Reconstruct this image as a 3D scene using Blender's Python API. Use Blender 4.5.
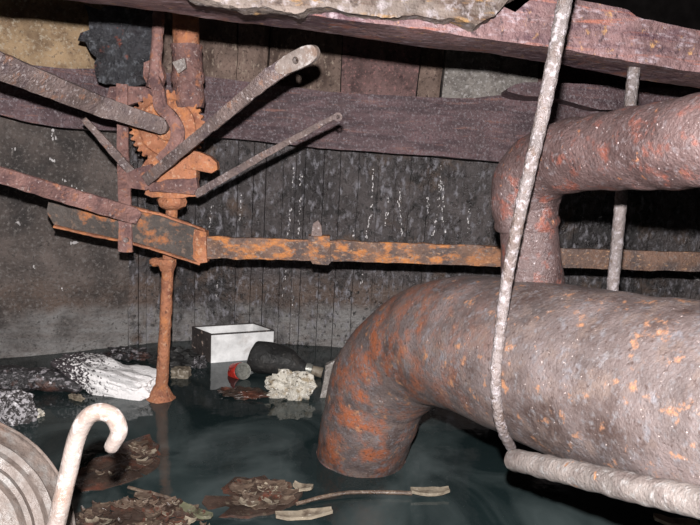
import bpy, bmesh, math, random
from mathutils import Vector, Matrix, noise
random.seed(7)
C = bpy.context.scene.collection
sc = bpy.context.scene
for o in list(bpy.data.objects): bpy.data.objects.remove(o)

# ------------------------------------------------------------------ camera, light, exposure
H = .88; PITCH = math.radians(10); ROLL = math.radians(3); F = 680.0
cam_d = bpy.data.cameras.new('camera'); cam = bpy.data.objects.new('camera', cam_d); C.objects.link(cam)
cam_d.sensor_width = 36; cam_d.lens = F/700*36; cam_d.clip_start = .02
RM = Matrix.Rotation(math.pi/2-PITCH, 3, 'X') @ Matrix.Rotation(ROLL, 3, 'Z')
cam.matrix_world = Matrix.Translation((0, 0, H)) @ RM.to_4x4()
sc.camera = cam
w = bpy.data.worlds.new('world'); sc.world = w; w.use_nodes = True
w.node_tree.nodes['Background'].inputs[0].default_value = (.55, .5, .52, 1)
w.node_tree.nodes['Background'].inputs[1].default_value = .012
# the camera's flash, a hand's breadth above the lens
fl = bpy.data.lights.new('flash', 'SPOT'); fo = bpy.data.objects.new('flash', fl); C.objects.link(fo)
fl.energy = 310; fl.shadow_soft_size = .012; fl.spot_size = math.radians(120); fl.spot_blend = .5; fl.color = (1, .965, .95)
fo.matrix_world = Matrix.Translation(Vector((0, 0, H)) + RM @ Vector((-.008, .1, .01))) @ RM.to_4x4()
vs = sc.view_settings; vs.view_transform = 'Standard'; vs.look = 'None'; vs.exposure = 0; vs.gamma = 1; vs.use_curve_mapping = False

# ------------------------------------------------------------------ pixel helpers
def ray(px, py): return RM @ Vector((px-350, 262.5-py, -F))
def P(px, py, Y):
    d = ray(px, py); return Vector((0, 0, H)) + d*(Y/d.y)
def W(px, py, z=0.0):
    d = ray(px, py); return Vector((0, 0, H)) + d*((z-H)/d.z)

# ------------------------------------------------------------------ materials
def mat(name, base, layers=(), rough=.6, spec=.5, bump=.3, bscale=60, metal=0, bdist=.01, zband=None, coat=0):
    """layers: (colour, scale, lo, hi, stretch(x,y,z), detail)"""
    m = bpy.data.materials.new(name); m.use_nodes = True; nt = m.node_tree; N = nt.nodes; L = nt.links
    b = N['Principled BSDF']; b.inputs['Roughness'].default_value = rough
    b.inputs['Specular IOR Level'].default_value = spec; b.inputs['Metallic'].default_value = metal
    b.inputs['Coat Weight'].default_value = coat; b.inputs['Coat Roughness'].default_value = .15
    tc = N.new('ShaderNodeTexCoord'); last = None
    def nz(scale, st, det, seed=0):
        mp = N.new('ShaderNodeMapping'); mp.inputs['Scale'].default_value = st; mp.inputs['Location'].default_value = (seed*3.7, seed*1.3, seed*2.1)
        L.new(tc.outputs['Object'], mp.inputs[0])
        n = N.new('ShaderNodeTexNoise'); n.inputs['Scale'].default_value = scale; n.inputs['Detail'].default_value = det
        n.inputs['Roughness'].default_value = .62; L.new(mp.outputs[0], n.inputs['Vector']); return n.outputs['Fac']
    rgb = N.new('ShaderNodeRGB'); rgb.outputs[0].default_value = (*base, 1); last = rgb.outputs[0]
    # broad value variation
    v = nz(9, (1, 1, 1), 5, 9); mr = N.new('ShaderNodeMapRange'); mr.inputs[1].default_value = .3; mr.inputs[2].default_value = .7
    mr.inputs[3].default_value = .55; mr.inputs[4].default_value = 1.4; L.new(v, mr.inputs[0])
    mm = N.new('ShaderNodeVectorMath'); mm.operation = 'SCALE'; L.new(last, mm.inputs[0]); L.new(mr.outputs[0], mm.inputs['Scale']); last = mm.outputs[0]
    def mix(fac, col):
        nonlocal last
        x = N.new('ShaderNodeMix'); x.data_type = 'RGBA'; L.new(fac, x.inputs[0]); L.new(last, x.inputs[6]); x.inputs[7].default_value = (*col, 1); last = x.outputs[2]
    if zband:
        for (col, z0, z1, amp) in zband:
            sx = N.new('ShaderNodeSeparateXYZ'); L.new(tc.outputs['Object'], sx.inputs[0])
            n = nz(5, (1, 1, .5), 5, z0*7); a = N.new('ShaderNodeMath'); a.operation = 'MULTIPLY_ADD'; L.new(n, a.inputs[0]); a.inputs[1].default_value = -amp; L.new(sx.outputs[2], a.inputs[2])
            r = N.new('ShaderNodeMapRange'); r.inputs[1].default_value = z0-amp*.5; r.inputs[2].default_value = z1-amp*.5; r.inputs[3].default_value = 1; r.inputs[4].default_value = 0
            L.new(a.outputs[0], r.inputs[0])
            n2 = nz(18, (.5, .5, 2.5), 6, 5); r2 = N.new('ShaderNodeMapRange'); r2.inputs[1].default_value = .3; r2.inputs[2].default_value = .55; r2.inputs[3].default_value = .35; L.new(n2, r2.inputs[0])
            mu = N.new('ShaderNodeMath'); mu.operation = 'MULTIPLY'; L.new(r.outputs[0], mu.inputs[0]); L.new(r2.outputs[0], mu.inputs[1])
            mix(mu.outputs[0], col)
    for i, l in enumerate(layers):
        col, scale, lo, hi = l[:4]; st = l[4] if len(l) > 4 else (1, 1, 1); det = l[5] if len(l) > 5 else 6
        n = nz(scale, st, det, i+1); r = N.new('ShaderNodeMapRange'); r.inputs[1].default_value = lo; r.inputs[2].default_value = hi
        L.new(n, r.inputs[0]); fo_ = r.outputs[0]
        if len(l) > 6:   # rust heavier along one stretch of the thing
            sx = N.new('ShaderNodeSeparateXYZ'); L.new(tc.outputs['Object'], sx.inputs[0]); q = N.new('ShaderNodeMapRange')
            q.inputs[1].default_value, q.inputs[2].default_value = l[6]; q.inputs[3].default_value = 1; q.inputs[4].default_value = 0; L.new(sx.outputs[0], q.inputs[0])
            mu = N.new('ShaderNodeMath'); mu.operation = 'MULTIPLY'; L.new(fo_, mu.inputs[0]); L.new(q.outputs[0], mu.inputs[1]); fo_ = mu.outputs[0]
        mix(fo_, col)
    L.new(last, b.inputs['Base Color'])
    if bump:
        n = nz(bscale, (1, 1, 1), 8, 3); bp = N.new('ShaderNodeBump'); bp.inputs['Strength'].default_value = bump; bp.inputs['Distance'].default_value = bdist
        L.new(n, bp.inputs['Height']); L.new(bp.outputs[0], b.inputs['Normal'])
        n3 = nz(bscale*.6, (1, 1, 1), 6, 8); r = N.new('ShaderNodeMapRange'); r.inputs[1].default_value = .35; r.inputs[2].default_value = .65
        r.inputs[3].default_value = max(.05, rough-.22); r.inputs[4].default_value = min(1, rough+.2); L.new(n3, r.inputs[0]); L.new(r.outputs[0], b.inputs['Roughness'])
    return m
OR = (.42, .13, .045)
M = {}
M['pipe'] = mat('pipe_rust', (.115, .09, .087), [((.055, .036, .032), 8, .48, .66), ((.135, .1, .088), 17, .52, .66), ((.26, .085, .04), 16, .46, .62, (1, 1, 1), 8, (.02, .22)), ((.135, .125, .13), 80, .54, .7), ((.06, .04, .036), 110, .56, .68), ((.3, .15, .085), 30, .6, .68), ((.14, .13, .14), 45, .58, .7), ((.5, .42, .4), 140, .66, .72)], .5, .5, .6, 190, bdist=.005)
M['pipe2'] = mat('pipe_maroon_rust', (.082, .052, .05), [((.045, .026, .025), 9, .5, .68), ((.16, .055, .04), 26, .54, .66), ((.14, .115, .12), 85, .55, .7), ((.045, .028, .028), 120, .55, .68), ((.3, .13, .07), 50, .65, .71), ((.5, .42, .42), 140, .65, .71)], .46, .5, .7, 180, bdist=.006)
M['barpink'] = mat('round_bar_rust', (.17, .145, .135), [((.1, .075, .07), 14, .48, .66), ((.24, .225, .22), 80, .52, .68), ((.34, .16, .08), 36, .64, .7), ((.5, .44, .42), 150, .67, .73)], .5, .5, .7, 160, bdist=.006)
M['rust'] = mat('orange_rust', (.4, .17, .095), [((.2, .08, .055), 14, .5, .66), ((.52, .21, .09), 30, .52, .66), ((.55, .33, .22), 80, .56, .7), ((.1, .05, .04), 60, .6, .72)], .8, .25, .9, 120)
M['rustpink'] = mat('pink_rust', (.23, .125, .11), [((.11, .06, .06), 16, .48, .64), ((.38, .16, .09), 34, .56, .68), ((.42, .33, .31), 90, .58, .72), ((.08, .05, .05), 70, .6, .72)], .7, .35, .9, 120)
M['rustbar'] = mat('bar_rust', (.19, .115, .085), [((.1, .075, .07), 10, .45, .6), ((.5, .2, .07), 16, .48, .6, (1, 1, 2), 6, (.75, 1.0)), ((.55, .32, .18), 70, .58, .72, (1, 1, 2)), ((.26, .21, .19), 90, .55, .7), ((.06, .035, .03), 70, .6, .72)], .7, .3, .9, 110)
M['darkplate'] = mat('dark_iron_plate', (.07, .058, .052), [((.38, .14, .05), 11, .56, .64), ((.18, .12, .09), 60, .54, .7)], .6, .4, .7, 110)
M['iron'] = mat('grey_brown_iron', (.17, .125, .115), [((.085, .06, .065), 12, .5, .66), ((.27, .14, .09), 28, .58, .7), ((.42, .37, .37), 100, .56, .7), ((.06, .045, .045), 80, .58, .72)], .5, .5, .7, 130)
M['irondark'] = mat('charred_iron', (.04, .04, .046), [((.02, .015, .018), 12, .5, .66), ((.28, .07, .04), 18, .62, .7), ((.16, .17, .19), 50, .52, .7), ((.01, .01, .012), 70, .56, .7)], .45, .6, 1, 60, bdist=.02)
M['rod'] = mat('grey_iron_rod', (.155, .13, .127), [((.1, .07, .06), 22, .5, .66), ((.34, .31, .33), 90, .52, .68), ((.12, .08, .06), 120, .6, .7)], .42, .6, .7, 160)
M['white'] = mat('pale_galvanised', (.2, .165, .15), [((.17, .115, .09), 20, .52, .68), ((.36, .33, .32), 60, .54, .66)], .42, .5, .35, 120)
M['wheel'] = mat('wheel_paint', (.13, .103, .09), [((.17, .095, .065), 9, .54, .7), ((.16, .148, .14), 30, .5, .66), ((.07, .052, .044), 55, .58, .72)], .5, .5, .5, 60)
M['wood'] = mat('wet_back_beam', (.115, .066, .072), [((.055, .03, .036), 5, .46, .62, (1, 1, 7)), ((.21, .1, .085), 6, .58, .68, (1, 1, 12)), ((.2, .165, .18), 110, .52, .66), ((.05, .03, .035), 130, .55, .66), ((.55, .48, .5), 150, .7, .75)], .5, .5, .8, 70)
M['wood2'] = mat('front_beam_wood', (.17, .1, .1), [((.07, .035, .045), 5, .48, .62, (1, 1, 8)), ((.27, .1, .07), 9, .57, .68, (1, 1, 9)), ((.28, .22, .24), 55, .54, .68, (.6, 1, 1.5)), ((.36, .2, .09), 45, .6, .7), ((.05, .03, .035), 60, .56, .68)], .6, .4, .9, 60, bdist=.012)
M['wood3'] = mat('grey_split_wood', (.15, .12, .105), [((.07, .045, .035), 6, .5, .64, (1, 1, 8)), ((.26, .15, .06), 14, .58, .68, (1, 1, 4)), ((.25, .22, .225), 50, .52, .66), ((.05, .035, .03), 60, .56, .68)], .7, .3, .9, 60, bdist=.012)
BAND = [((.14, .1, .082), .25, .31, .14), ((.25, .24, .235), .15, .19, .13)]
M['plank'] = mat('tarred_plank', (.085, .072, .072), [((.028, .024, .025), 4, .46, .62, (1, 1, .5)), ((.12, .08, .06), 7, .55, .7), ((.02, .017, .017), 12, .56, .66), ((.25, .24, .265), 50, .53, .68, (1, 1, .5)), ((.015, .014, .014), 70, .56, .68, (1, 1, .6)), ((.65, .65, .68), 130, .69, .74)], .4, .6, 1, 60, bdist=.014, zband=BAND)  # last layer's white specks paint specular sparkle into the plank colour
M['concrete'] = mat('stained_concrete', (.125, .1, .09), [((.045, .038, .036), 4, .46, .64), ((.2, .18, .17), 80, .53, .68), ((.04, .035, .032), 100, .56, .7), ((.7, .7, .7), 75, .71, .75)], .5, .5, .9, 70, bdist=.015, zband=BAND)  # sparse white last layer: wall glints painted as spots
M['block1'] = mat('ochre_block', (.36, .25, .15), [((.2, .13, .08), 12, .5, .66), ((.5, .42, .32), 80, .54, .68), ((.16, .11, .07), 90, .56, .68), ((.8, .75, .65), 130, .7, .75)], .7, .3, .9, 80)
M['block2'] = mat('red_brown_block', (.17, .1, .095), [((.07, .04, .04), 14, .5, .66), ((.34, .17, .16), 80, .54, .68), ((.05, .03, .03), 90, .56, .68), ((.6, .5, .48), 130, .68, .74)], .6, .4, .9, 80)
M['block3'] = mat('grey_block', (.27, .245, .225), [((.13, .11, .1), 14, .5, .66), ((.5, .47, .46), 90, .54, .68), ((.09, .08, .075), 100, .56, .68)], .6, .4, .9, 80)
M['block4'] = mat('brown_block', (.2, .14, .115), [((.08, .052, .042), 12, .5, .66, (1, 1, .3)), ((.38, .3, .24), 80, .56, .68, (1, 1, .5)), ((.06, .04, .035), 90, .55, .67)], .7, .3, .9, 80)
M['dark'] = mat('dark_void_timber', (.012, .01, .01), [], .9, .1, .3, 30)
M['foam'] = mat('white_foam', (.66, .62, .54), [((.36, .29, .2), 40, .5, .62), ((.1, .08, .06), 100, .57, .64), ((.9, .88, .84), 130, .56, .66)], .8, .3, .9, 160)
M['foamdirty'] = mat('dirty_foam', (.42, .4, .42), [((.04, .035, .035), 75, .46, .52), ((.8, .78, .8), 60, .58, .66)], .6, .4, .8, 130)
M['foamgrad'] = mat('sooty_foam', (.82, .8, .8), [], .7, .3, .7, 130)
M['log'] = mat('speckled_black_log', (.03, .028, .03), [((.3, .28, .3), 90, .54, .62, (.5, .5, 1)), ((.1, .05, .04), 14, .55, .66), ((.75, .72, .75), 60, .66, .7)], .4, .6, .8, 90)
M['black'] = mat('black_plastic', (.018, .018, .018), [((.04, .037, .035), 18, .5, .7), ((.08, .075, .07), 90, .6, .72)], .6, .4, .6, 60)
M['tin'] = mat('white_enamel', (.75, .75, .75), [((.3, .26, .22), 60, .68, .74), ((.55, .52, .5), 16, .6, .75)], .5, .5, .2, 90)
M['tindirty'] = mat('grimy_enamel', (.05, .042, .04), [((.035, .03, .03), 20, .5, .62), ((.45, .35, .3), 60, .6, .68)], .6, .4, .4, 90)
M['red'] = mat('red_paint', (.45, .03, .02), [((.1, .02, .02), 60, .56, .7)], .4, .5, .2, 90)
M['silver'] = mat('dull_aluminium', (.3, .3, .27), [((.12, .12, .12), 60, .55, .7)], .35, .6, .2, 90, metal=.5)
M['leaf'] = mat('wet_leaf', (.09, .062, .046), [((.2, .155, .115), 45, .52, .68), ((.03, .02, .016), 25, .52, .68)], .45, .5, .6, 60)
M['leafpale'] = mat('pale_bark_piece', (.22, .185, .14), [((.1, .075, .055), 35, .5, .68), ((.38, .34, .29), 70, .6, .7)], .5, .5, .5, 60)
M['leafgreen'] = mat('green_slimy_stick', (.11, .11, .07), [((.05, .05, .03), 35, .5, .66), ((.22, .2, .15), 60, .55, .7)], .45, .5, .5, 60)
M['mud'] = mat('brown_scum', (.045, .03, .024), [((.12, .045, .03), 14, .5, .66), ((.1, .08, .06), 60, .58, .7)], .35, .6, .6, 40)
M['lime'] = mat('lime_and_glint', (.75, .72, .72), [], .4, .6, .3, 100)
# soot gradient on the foam slab: sooty at one end (a stain of its own), white at the other
def soot():
    m = M['foamgrad']; nt = m.node_tree; N = nt.nodes; L = nt.links; b = N['Principled BSDF']
    tc = N.new('ShaderNodeTexCoord'); sx = N.new('ShaderNodeSeparateXYZ'); L.new(tc.outputs['Object'], sx.inputs[0])
    n = N.new('ShaderNodeTexNoise'); n.inputs['Scale'].default_value = 110; n.inputs['Detail'].default_value = 5; L.new(tc.outputs['Object'], n.inputs['Vector'])
    a = N.new('ShaderNodeMapRange'); a.inputs[1].default_value = -.16; a.inputs[2].default_value = .09; a.inputs[3].default_value = .22; a.inputs[4].default_value = -.12; L.new(sx.outputs[0], a.inputs[0])
    s = N.new('ShaderNodeMath'); s.operation = 'ADD'; L.new(n.outputs['Fac'], s.inputs[0]); L.new(a.outputs[0], s.inputs[1])
    r = N.new('ShaderNodeMapRange'); r.inputs[1].default_value = .56; r.inputs[2].default_value = .63; L.new(s.outputs[0], r.inputs[0])
    x = N.new('ShaderNodeMix'); x.data_type = 'RGBA'; L.new(r.outputs[0], x.inputs[0]); x.inputs[6].default_value = (.82, .8, .8, 1); x.inputs[7].default_value = (.06, .05, .055, 1)
    L.new(x.outputs[2], b.inputs['Base Color'])
soot()
def water_mat():
    m = bpy.data.materials.new('murky_water'); m.use_nodes = True; nt = m.node_tree; N = nt.nodes; L = nt.links; b = N['Principled BSDF']
    tc = N.new('ShaderNodeTexCoord')
    n = N.new('ShaderNodeTexNoise'); n.inputs['Scale'].default_value = 3.2; n.inputs['Detail'].default_value = 6; n.inputs['Distortion'].default_value = 1.2; L.new(tc.outputs['Object'], n.inputs['Vector'])
    r = N.new('ShaderNodeValToRGB'); r.color_ramp.elements[0].position = .42; r.color_ramp.elements[0].color = (.011, .019, .02, 1)
    r.color_ramp.elements[1].position = .68; r.color_ramp.elements[1].color = (.058, .075, .076, 1); L.new(n.outputs['Fac'], r.inputs[0])
    n4 = N.new('ShaderNodeTexNoise'); n4.inputs['Scale'].default_value = 160; n4.inputs['Detail'].default_value = 3; L.new(tc.outputs['Object'], n4.inputs['Vector'])
    r4 = N.new('ShaderNodeMapRange'); r4.inputs[1].default_value = .68; r4.inputs[2].default_value = .74; L.new(n4.outputs['Fac'], r4.inputs[0])
    x = N.new('ShaderNodeMix'); x.data_type = 'RGBA'; L.new(r4.outputs[0], x.inputs[0]); L.new(r.outputs[0], x.inputs[6]); x.inputs[7].default_value = (.05, .055, .055, 1)
    L.new(x.outputs[2], b.inputs['Base Color'])
    b.inputs['Roughness'].default_value = .06; b.inputs['IOR'].default_value = 1.38
    n2 = N.new('ShaderNodeTexNoise'); n2.inputs['Scale'].default_value = 14; n2.inputs['Detail'].default_value = 3; L.new(tc.outputs['Object'], n2.inputs['Vector'])
    bp = N.new('ShaderNodeBump'); bp.inputs['Strength'].default_value = .1; bp.inputs['Distance'].default_value = .01; L.new(n2.outputs['Fac'], bp.inputs['Height']); L.new(bp.outputs[0], b.inputs['Normal'])
    return m
M['water'] = water_mat()

# ------------------------------------------------------------------ object helpers
def finish(name, bm, m, parent=None, angle=40):
    me = bpy.data.meshes.new(name)
    bmesh.ops.recalc_face_normals(bm, faces=bm.faces[:])
    loc = parent['_loc'] if parent is not None and '_loc' in parent else (0, 0, 0)
    bmesh.ops.translate(bm, verts=bm.verts[:], vec=-Vector(loc))
    bm.to_mesh(me); bm.free()
    for p in me.polygons: p.use_smooth = True
    me.set_sharp_from_angle(angle=math.radians(angle))
    me.materials.append(M[m] if isinstance(m, str) else m)
    o = bpy.data.objects.new(name, me); C.objects.link(o)
    if parent is not None:
        o.parent = parent; o['_loc'] = loc
    return o
def tag(o, label=None, cat=None, group=None, kind=None):
    if label: o['label'] = label
    if cat: o['category'] = cat
    if group: o['group'] = group
    if kind: o['kind'] = kind
    return o
def thing(name, label, cat, loc, group=None):
    o = bpy.data.objects.new(name, None); C.objects.link(o); o.location = loc; o['_loc'] = tuple(loc); o.empty_display_size = .05
    return tag(o, label, cat, group)
def solo(name, label, cat, bm, m, group=None, angle=40):
    """a one-mesh thing with its origin at its base centre"""
    c = Vector((0, 0, 0)); zs = 1e9
    for v in bm.verts: c += v.co; zs = min(zs, v.co.z)
    c /= len(bm.verts); c.z = zs
    me = bpy.data.meshes.new(name); bmesh.ops.recalc_face_normals(bm, faces=bm.faces[:]); bmesh.ops.translate(bm, verts=bm.verts[:], vec=-c)
    bm.to_mesh(me); bm.free()
    for p in me.polygons: p.use_smooth = True
    me.set_sharp_from_angle(angle=math.radians(angle)); me.materials.append(M[m])
    o = bpy.data.objects.new(name, me); C.objects.link(o); o.location = c
    return tag(o, label, cat, group)
def nv(p, s, a, seed=0):
    q = Vector(p)*s + Vector((seed*5.1, seed*3.3, seed*7.7))
    return Vector((noise.noise(q), noise.noise(q+Vector((31, 0, 0))), noise.noise(q+Vector((0, 47, 0)))))*a
def catmull(pts, vals, n):
    out = []; ov = []; k = len(pts)
    P_ = [pts[0]*2-pts[1]]+pts+[pts[-1]*2-pts[-2]]
    for i in range(k-1):
        p0, p1, p2, p3 = P_[i:i+4]; m_ = n if i < k-2 else n+1
        for j in range(m_):
            t = j/n
            out.append(.5*((2*p1)+(p2-p0)*t+(2*p0-5*p1+4*p2-p3)*t*t+(3*p1-p0-3*p2+p3)*t**3))
            ov.append([a+(b-a)*t for a, b in zip(vals[i], vals[i+1])])
    return out, ov
def sweep(bm, pts, sizes, sect, up=None, n=8, smooth=True, amp=0, ns=40, caps=True, twist=0, seed=0):
    """sweep a 2-D section (list of (u,v)) along pts; sizes = [(su,sv)...] per point"""
    pts = [Vector(p) for p in pts]
    sizes = [(s, s) if not isinstance(s, (tuple, list)) else s for s in sizes]
    if not smooth:   # straight interpolation
        P2, S2 = [], []
        for i in range(len(pts)-1):
            for j in range(n if i < len(pts)-2 else n+1):
                t = j/n; P2.append(pts[i].lerp(pts[i+1], t)); S2.append([a+(b-a)*t for a, b in zip(sizes[i], sizes[i+1])])
    else: P2, S2 = catmull(pts, sizes, n)
    rings = []; k = len(P2); fr = None; s_acc = 0
    for i in range(k):
        t = (P2[min(i+1, k-1)]-P2[max(i-1, 0)]).normalized()
        if up is not None:
            a = Vector(up).cross(t)
            u = a.normalized(); v = t.cross(u).normalized()
        else:
            if fr is None:
                h = Vector((0, 0, 1)) if abs(t.z) < .9 else Vector((0, 1, 0))
                u = h.cross(t).normalized()
            else: u = (fr-t*fr.dot(t)).normalized()
            fr = u; v = t.cross(u)
        if i: s_acc += (P2[i]-P2[i-1]).length
        ring = []
        for q, (a, b) in enumerate(sect):
            f = 1
            if twist: f = 1+.05*math.sin(s_acc*twist+2*math.pi*q/len(sect)*2)
            co = P2[i]+u*(a*S2[i][0]*f)+v*(b*S2[i][1]*f)
            if amp: co += nv(co, ns, amp, seed)
            ring.append(bm.verts.new(co))
        rings.append(ring)
    m_ = len(sect)
    for a, b in zip(rings, rings[1:]):
        for q in range(m_): bm.faces.new((a[q], a[(q+1) % m_], b[(q+1) % m_], b[q]))
    if caps:
        bm.faces.new(rings[0][::-1]); bm.faces.new(rings[-1])
    return bm
def circ(n=16): return [(math.cos(2*math.pi*i/n), math.sin(2*math.pi*i/n)) for i in range(n)]
RECT = [(x, y) for x, y in [(-1, -.8), (-.5, -1), (0, -1), (.5, -1), (1, -.8), (1, 0), (1, .8), (.5, 1), (0, 1), (-.5, 1), (-1, .8), (-1, 0)]]
def tube(pts, r, seg=16, n=8, **k): return sweep(bmesh.new(), pts, r if isinstance(r, list) else [r]*len(pts), circ(seg), n=n, **k)
def strap(pts, wd, th, up, n=14, smooth=False, amp=.0025, ns=45, bm=None, seed=0):
    """flat bar: wd = width(s), th = thickness; up = direction across the flat face's width normal to path"""
    wd = wd if isinstance(wd, list) else [wd]*len(pts)
    return sweep(bm or bmesh.new(), pts, [(x/2, th/2) for x in wd], RECT, up=up, n=n, smooth=smooth, amp=amp, ns=ns, seed=seed)
def plate(out, th, jag=0, seed=0, sub=6, bm=None, dirn=Vector((0, 1, 0)), bow=0):
    """solid plate from a closed outline of world points, thickness th along dirn, ragged edge; fan-filled round its centre"""
    bm = bm or bmesh.new(); pts = []
    k = len(out)
    for i in range(k):
        a, b = Vector(out[i]), Vector(out[(i+1) % k])
        m_ = max(1, int((b-a).length/.02)) if jag else 1
        for j in range(m_):
            p = a.lerp(b, j/m_)
            if jag: p += nv(p, 38, jag, seed)+nv(p, 110, jag*.5, seed)
            pts.append(p)
    c = sum(pts, Vector())/len(pts); dn = dirn.normalized()
    levels = [1, .66, .33]; F_ = []; B_ = []
    for li, l in enumerate(levels):
        F_.append([bm.verts.new(c+(p-c)*l+(nv(p*l, 30, jag*.5, seed)*(li > 0)) - dn*bow*(1-l)) for p in pts])
        B_.append([bm.verts.new(c+(p-c)*l+dn*th) for p in pts])
    cf = bm.verts.new(c-dn*bow); cb = bm.verts.new(c+dn*th); n_ = len(pts)
    for S, cc in ((F_, cf), (B_, cb)):
        for a, b in zip(S, S[1:]):
            for i in range(n_): bm.faces.new((a[i], a[(i+1) % n_], b[(i+1) % n_], b[i]))
        for i in range(n_): bm.faces.new((S[-1][i], S[-1][(i+1) % n_], cc))
    for i in range(n_): bm.faces.new((F_[0][i], F_[0][(i+1) % n_], B_[0][(i+1) % n_], B_[0][i]))
    return bm
def lathe(c, axis, prof, seg=32, bm=None, amp=0, ns=40, a0=None):
    """prof: list of (radius, along axis); closed solid when ends have r=0"""
    bm = bm or bmesh.new(); ax = Vector(axis).normalized(); h = Vector((0, 0, 1)) if abs(ax.z) < .9 else Vector((1, 0, 0))
    u = ax.cross(h).normalized(); v = ax.cross(u); rings = []
    for r, z in prof:
        if r < 1e-6: rings.append([bm.verts.new(Vector(c)+ax*z)])
        else:
            rg = []
            for i in range(seg):
                t = 2*math.pi*i/seg; p = Vector(c)+ax*z+(u*math.cos(t)+v*math.sin(t))*r
                rg.append(bm.verts.new(p+nv(p, ns, amp) if amp else p))
            rings.append(rg)
    for a, b in zip(rings, rings[1:]):
        for i in range(seg):
            j = (i+1) % seg
            if len(a) == 1 and len(b) == 1: continue
            if len(a) == 1: bm.faces.new((a[0], b[j], b[i]))
            elif len(b) == 1: bm.faces.new((a[i], a[j], b[0]))
            else: bm.faces.new((a[i], a[j], b[j], b[i]))
    return bm
def blob(c, size, rot=0, amp=.15, ns=3, sub=3, box=0, seed=0, tilt=0, bm=None):
    """irregular lump; box>0 squares it off"""
    b2 = bmesh.new(); bmesh.ops.create_icosphere(b2, subdivisions=sub, radius=1)
    R_ = Matrix.Rotation(rot, 3, 'Z') @ Matrix.Rotation(tilt, 3, 'Y')
    for v in b2.verts:
        p = v.co.copy()
        if box:
            m_ = max(abs(p.x), abs(p.y), abs(p.z)); p = p.lerp(p/m_, box)
        p *= 1+amp*noise.noise(p*ns+Vector((seed*9, 0, 0)))+amp*.5*noise.noise(p*ns*3+Vector((seed*9, 5, 0)))
        v.co = Vector(c)+R_ @ Vector((p.x*size[0], p.y*size[1], p.z*size[2]))
    if bm is None: return b2
    me = bpy.data.meshes.new('t'); b2.to_mesh(me); b2.free(); bm.from_mesh(me); bpy.data.meshes.remove(me); return bm
def boxm(o, a, b, c, bm=None, cuts=0, amp=0, ns=20, bev=0):
    """box from corner o with edge vectors a,b,c"""
    b2 = bmesh.new(); r = bmesh.ops.create_cube(b2, size=1)
    if cuts: bmesh.ops.subdivide_edges(b2, edges=b2.edges[:], cuts=cuts, use_grid_fill=True)
    if bev: bmesh.ops.bevel(b2, geom=b2.edges[:], offset=bev, segments=1, affect='EDGES')
    o, a, b, c = Vector(o), Vector(a), Vector(b), Vector(c)
    for v in b2.verts:
        p = v.co+Vector((.5, .5, .5)); q = o+a*p.x+b*p.y+c*p.z
        v.co = q+nv(q, ns, amp) if amp else q
    if bm is None: return b2
    me = bpy.data.meshes.new('t'); b2.to_mesh(me); b2.free(); bm.from_mesh(me); bpy.data.meshes.remove(me); return bm
def merge(bm, b2):
    me = bpy.data.meshes.new('t'); b2.to_mesh(me); b2.free(); bm.from_mesh(me); bpy.data.meshes.remove(me); return bm

# ------------------------------------------------------------------ setting: water, walls, ceiling
foot = [W(x, y) for x, y in [(0, 358), (50, 354), (95, 349.5), (150, 343), (196, 340), (250, 342.5), (306, 345), (338, 347), (420, 351), (520, 356), (620, 361), (700, 365)]]
foot = [foot[0]+(foot[0]-foot[1])*.9*k+Vector((0, -.22*k*k*.3, 0)) for k in (6, 4.5, 3, 1.5)] + foot
foot += [foot[-1]+Vector((.45*k, -.05*k*k, 0)) for k in (1, 2, 3)]
def arc_table(poly):
    s = [0]
    for a, b in zip(poly, poly[1:]): s.append(s[-1]+(b-a).length)
    return s
S_ = arc_table(foot)
def wp(s, z, out=0.0):
    """point on the wall's face at arc length s, height z, out metres towards the pit"""
    s = max(0, min(S_[-1]-1e-4, s))
    for i in range(len(foot)-1):
        if S_[i+1] >= s: break
    t = (s-S_[i])/(S_[i+1]-S_[i]); p = foot[i].lerp(foot[i+1], t)
    d = (foot[i+1]-foot[i]).normalized(); nrm = Vector((d.y, -d.x, 0)); nrm = nrm if nrm.y < 0 else -nrm
    return Vector((p.x, p.y, z))+nrm*out
def s_at(px, py=300):
    """arc length where the pixel's ray meets the wall"""
    best = None; r = ray(px, py); k = r.x/r.y; sl = 0
    for i in range(len(foot)-1):
        a, b = foot[i], foot[i+1]
        if a.y < .3: continue
        fa, fb = a.x-k*a.y, b.x-k*b.y
        if fa*fb <= 0 and fa != fb: return S_[i]+(S_[i+1]-S_[i])*fa/(fa-fb)
    return S_[-1] if px > 350 else 0
def z_at(px, py):
    s = s_at(px, py); p = wp(s, 0); return P(px, py, p.y).z
TOP = 1.36
def wallseg(name, s0, s1, z0, z1, out, th, m, parent=None, ns=24, nz_=12, amp=.006):
    bm = bmesh.new(); G = []
    for i in range(ns+1):
        s = s0+(s1-s0)*i/ns; col = []
        for j in range(nz_+1):
            z = z0+(z1-z0)*j/nz_; p = wp(s, z, out); q = p+nv(p, 6, amp)+nv(p, 22, amp*.6); col.append((bm.verts.new(q), bm.verts.new(wp(s, z, out-th))))
        G.append(col)
    for i in range(ns):
        for j in range(nz_):
            for k in (0, 1): bm.faces.new((G[i][j][k], G[i+1][j][k], G[i+1][j+1][k], G[i][j+1][k]))
    for i in range(ns):
        for j in (0, nz_): bm.faces.new((G[i][j][0], G[i+1][j][0], G[i+1][j][1], G[i][j][1]))
    for j in range(nz_):
        for i in (0, ns): bm.faces.new((G[i][j][0], G[i][j+1][0], G[i][j+1][1], G[i][j][1]))
    return finish(name, bm, m, parent, 60)
s_join = s_at(128)
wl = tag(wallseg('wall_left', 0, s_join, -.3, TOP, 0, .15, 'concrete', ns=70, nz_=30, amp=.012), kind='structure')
wb = tag(wallseg('wall_back', s_join, S_[-1], -.3, TOP, -.03, .12, 'dark', ns=50), kind='structure')
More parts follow.
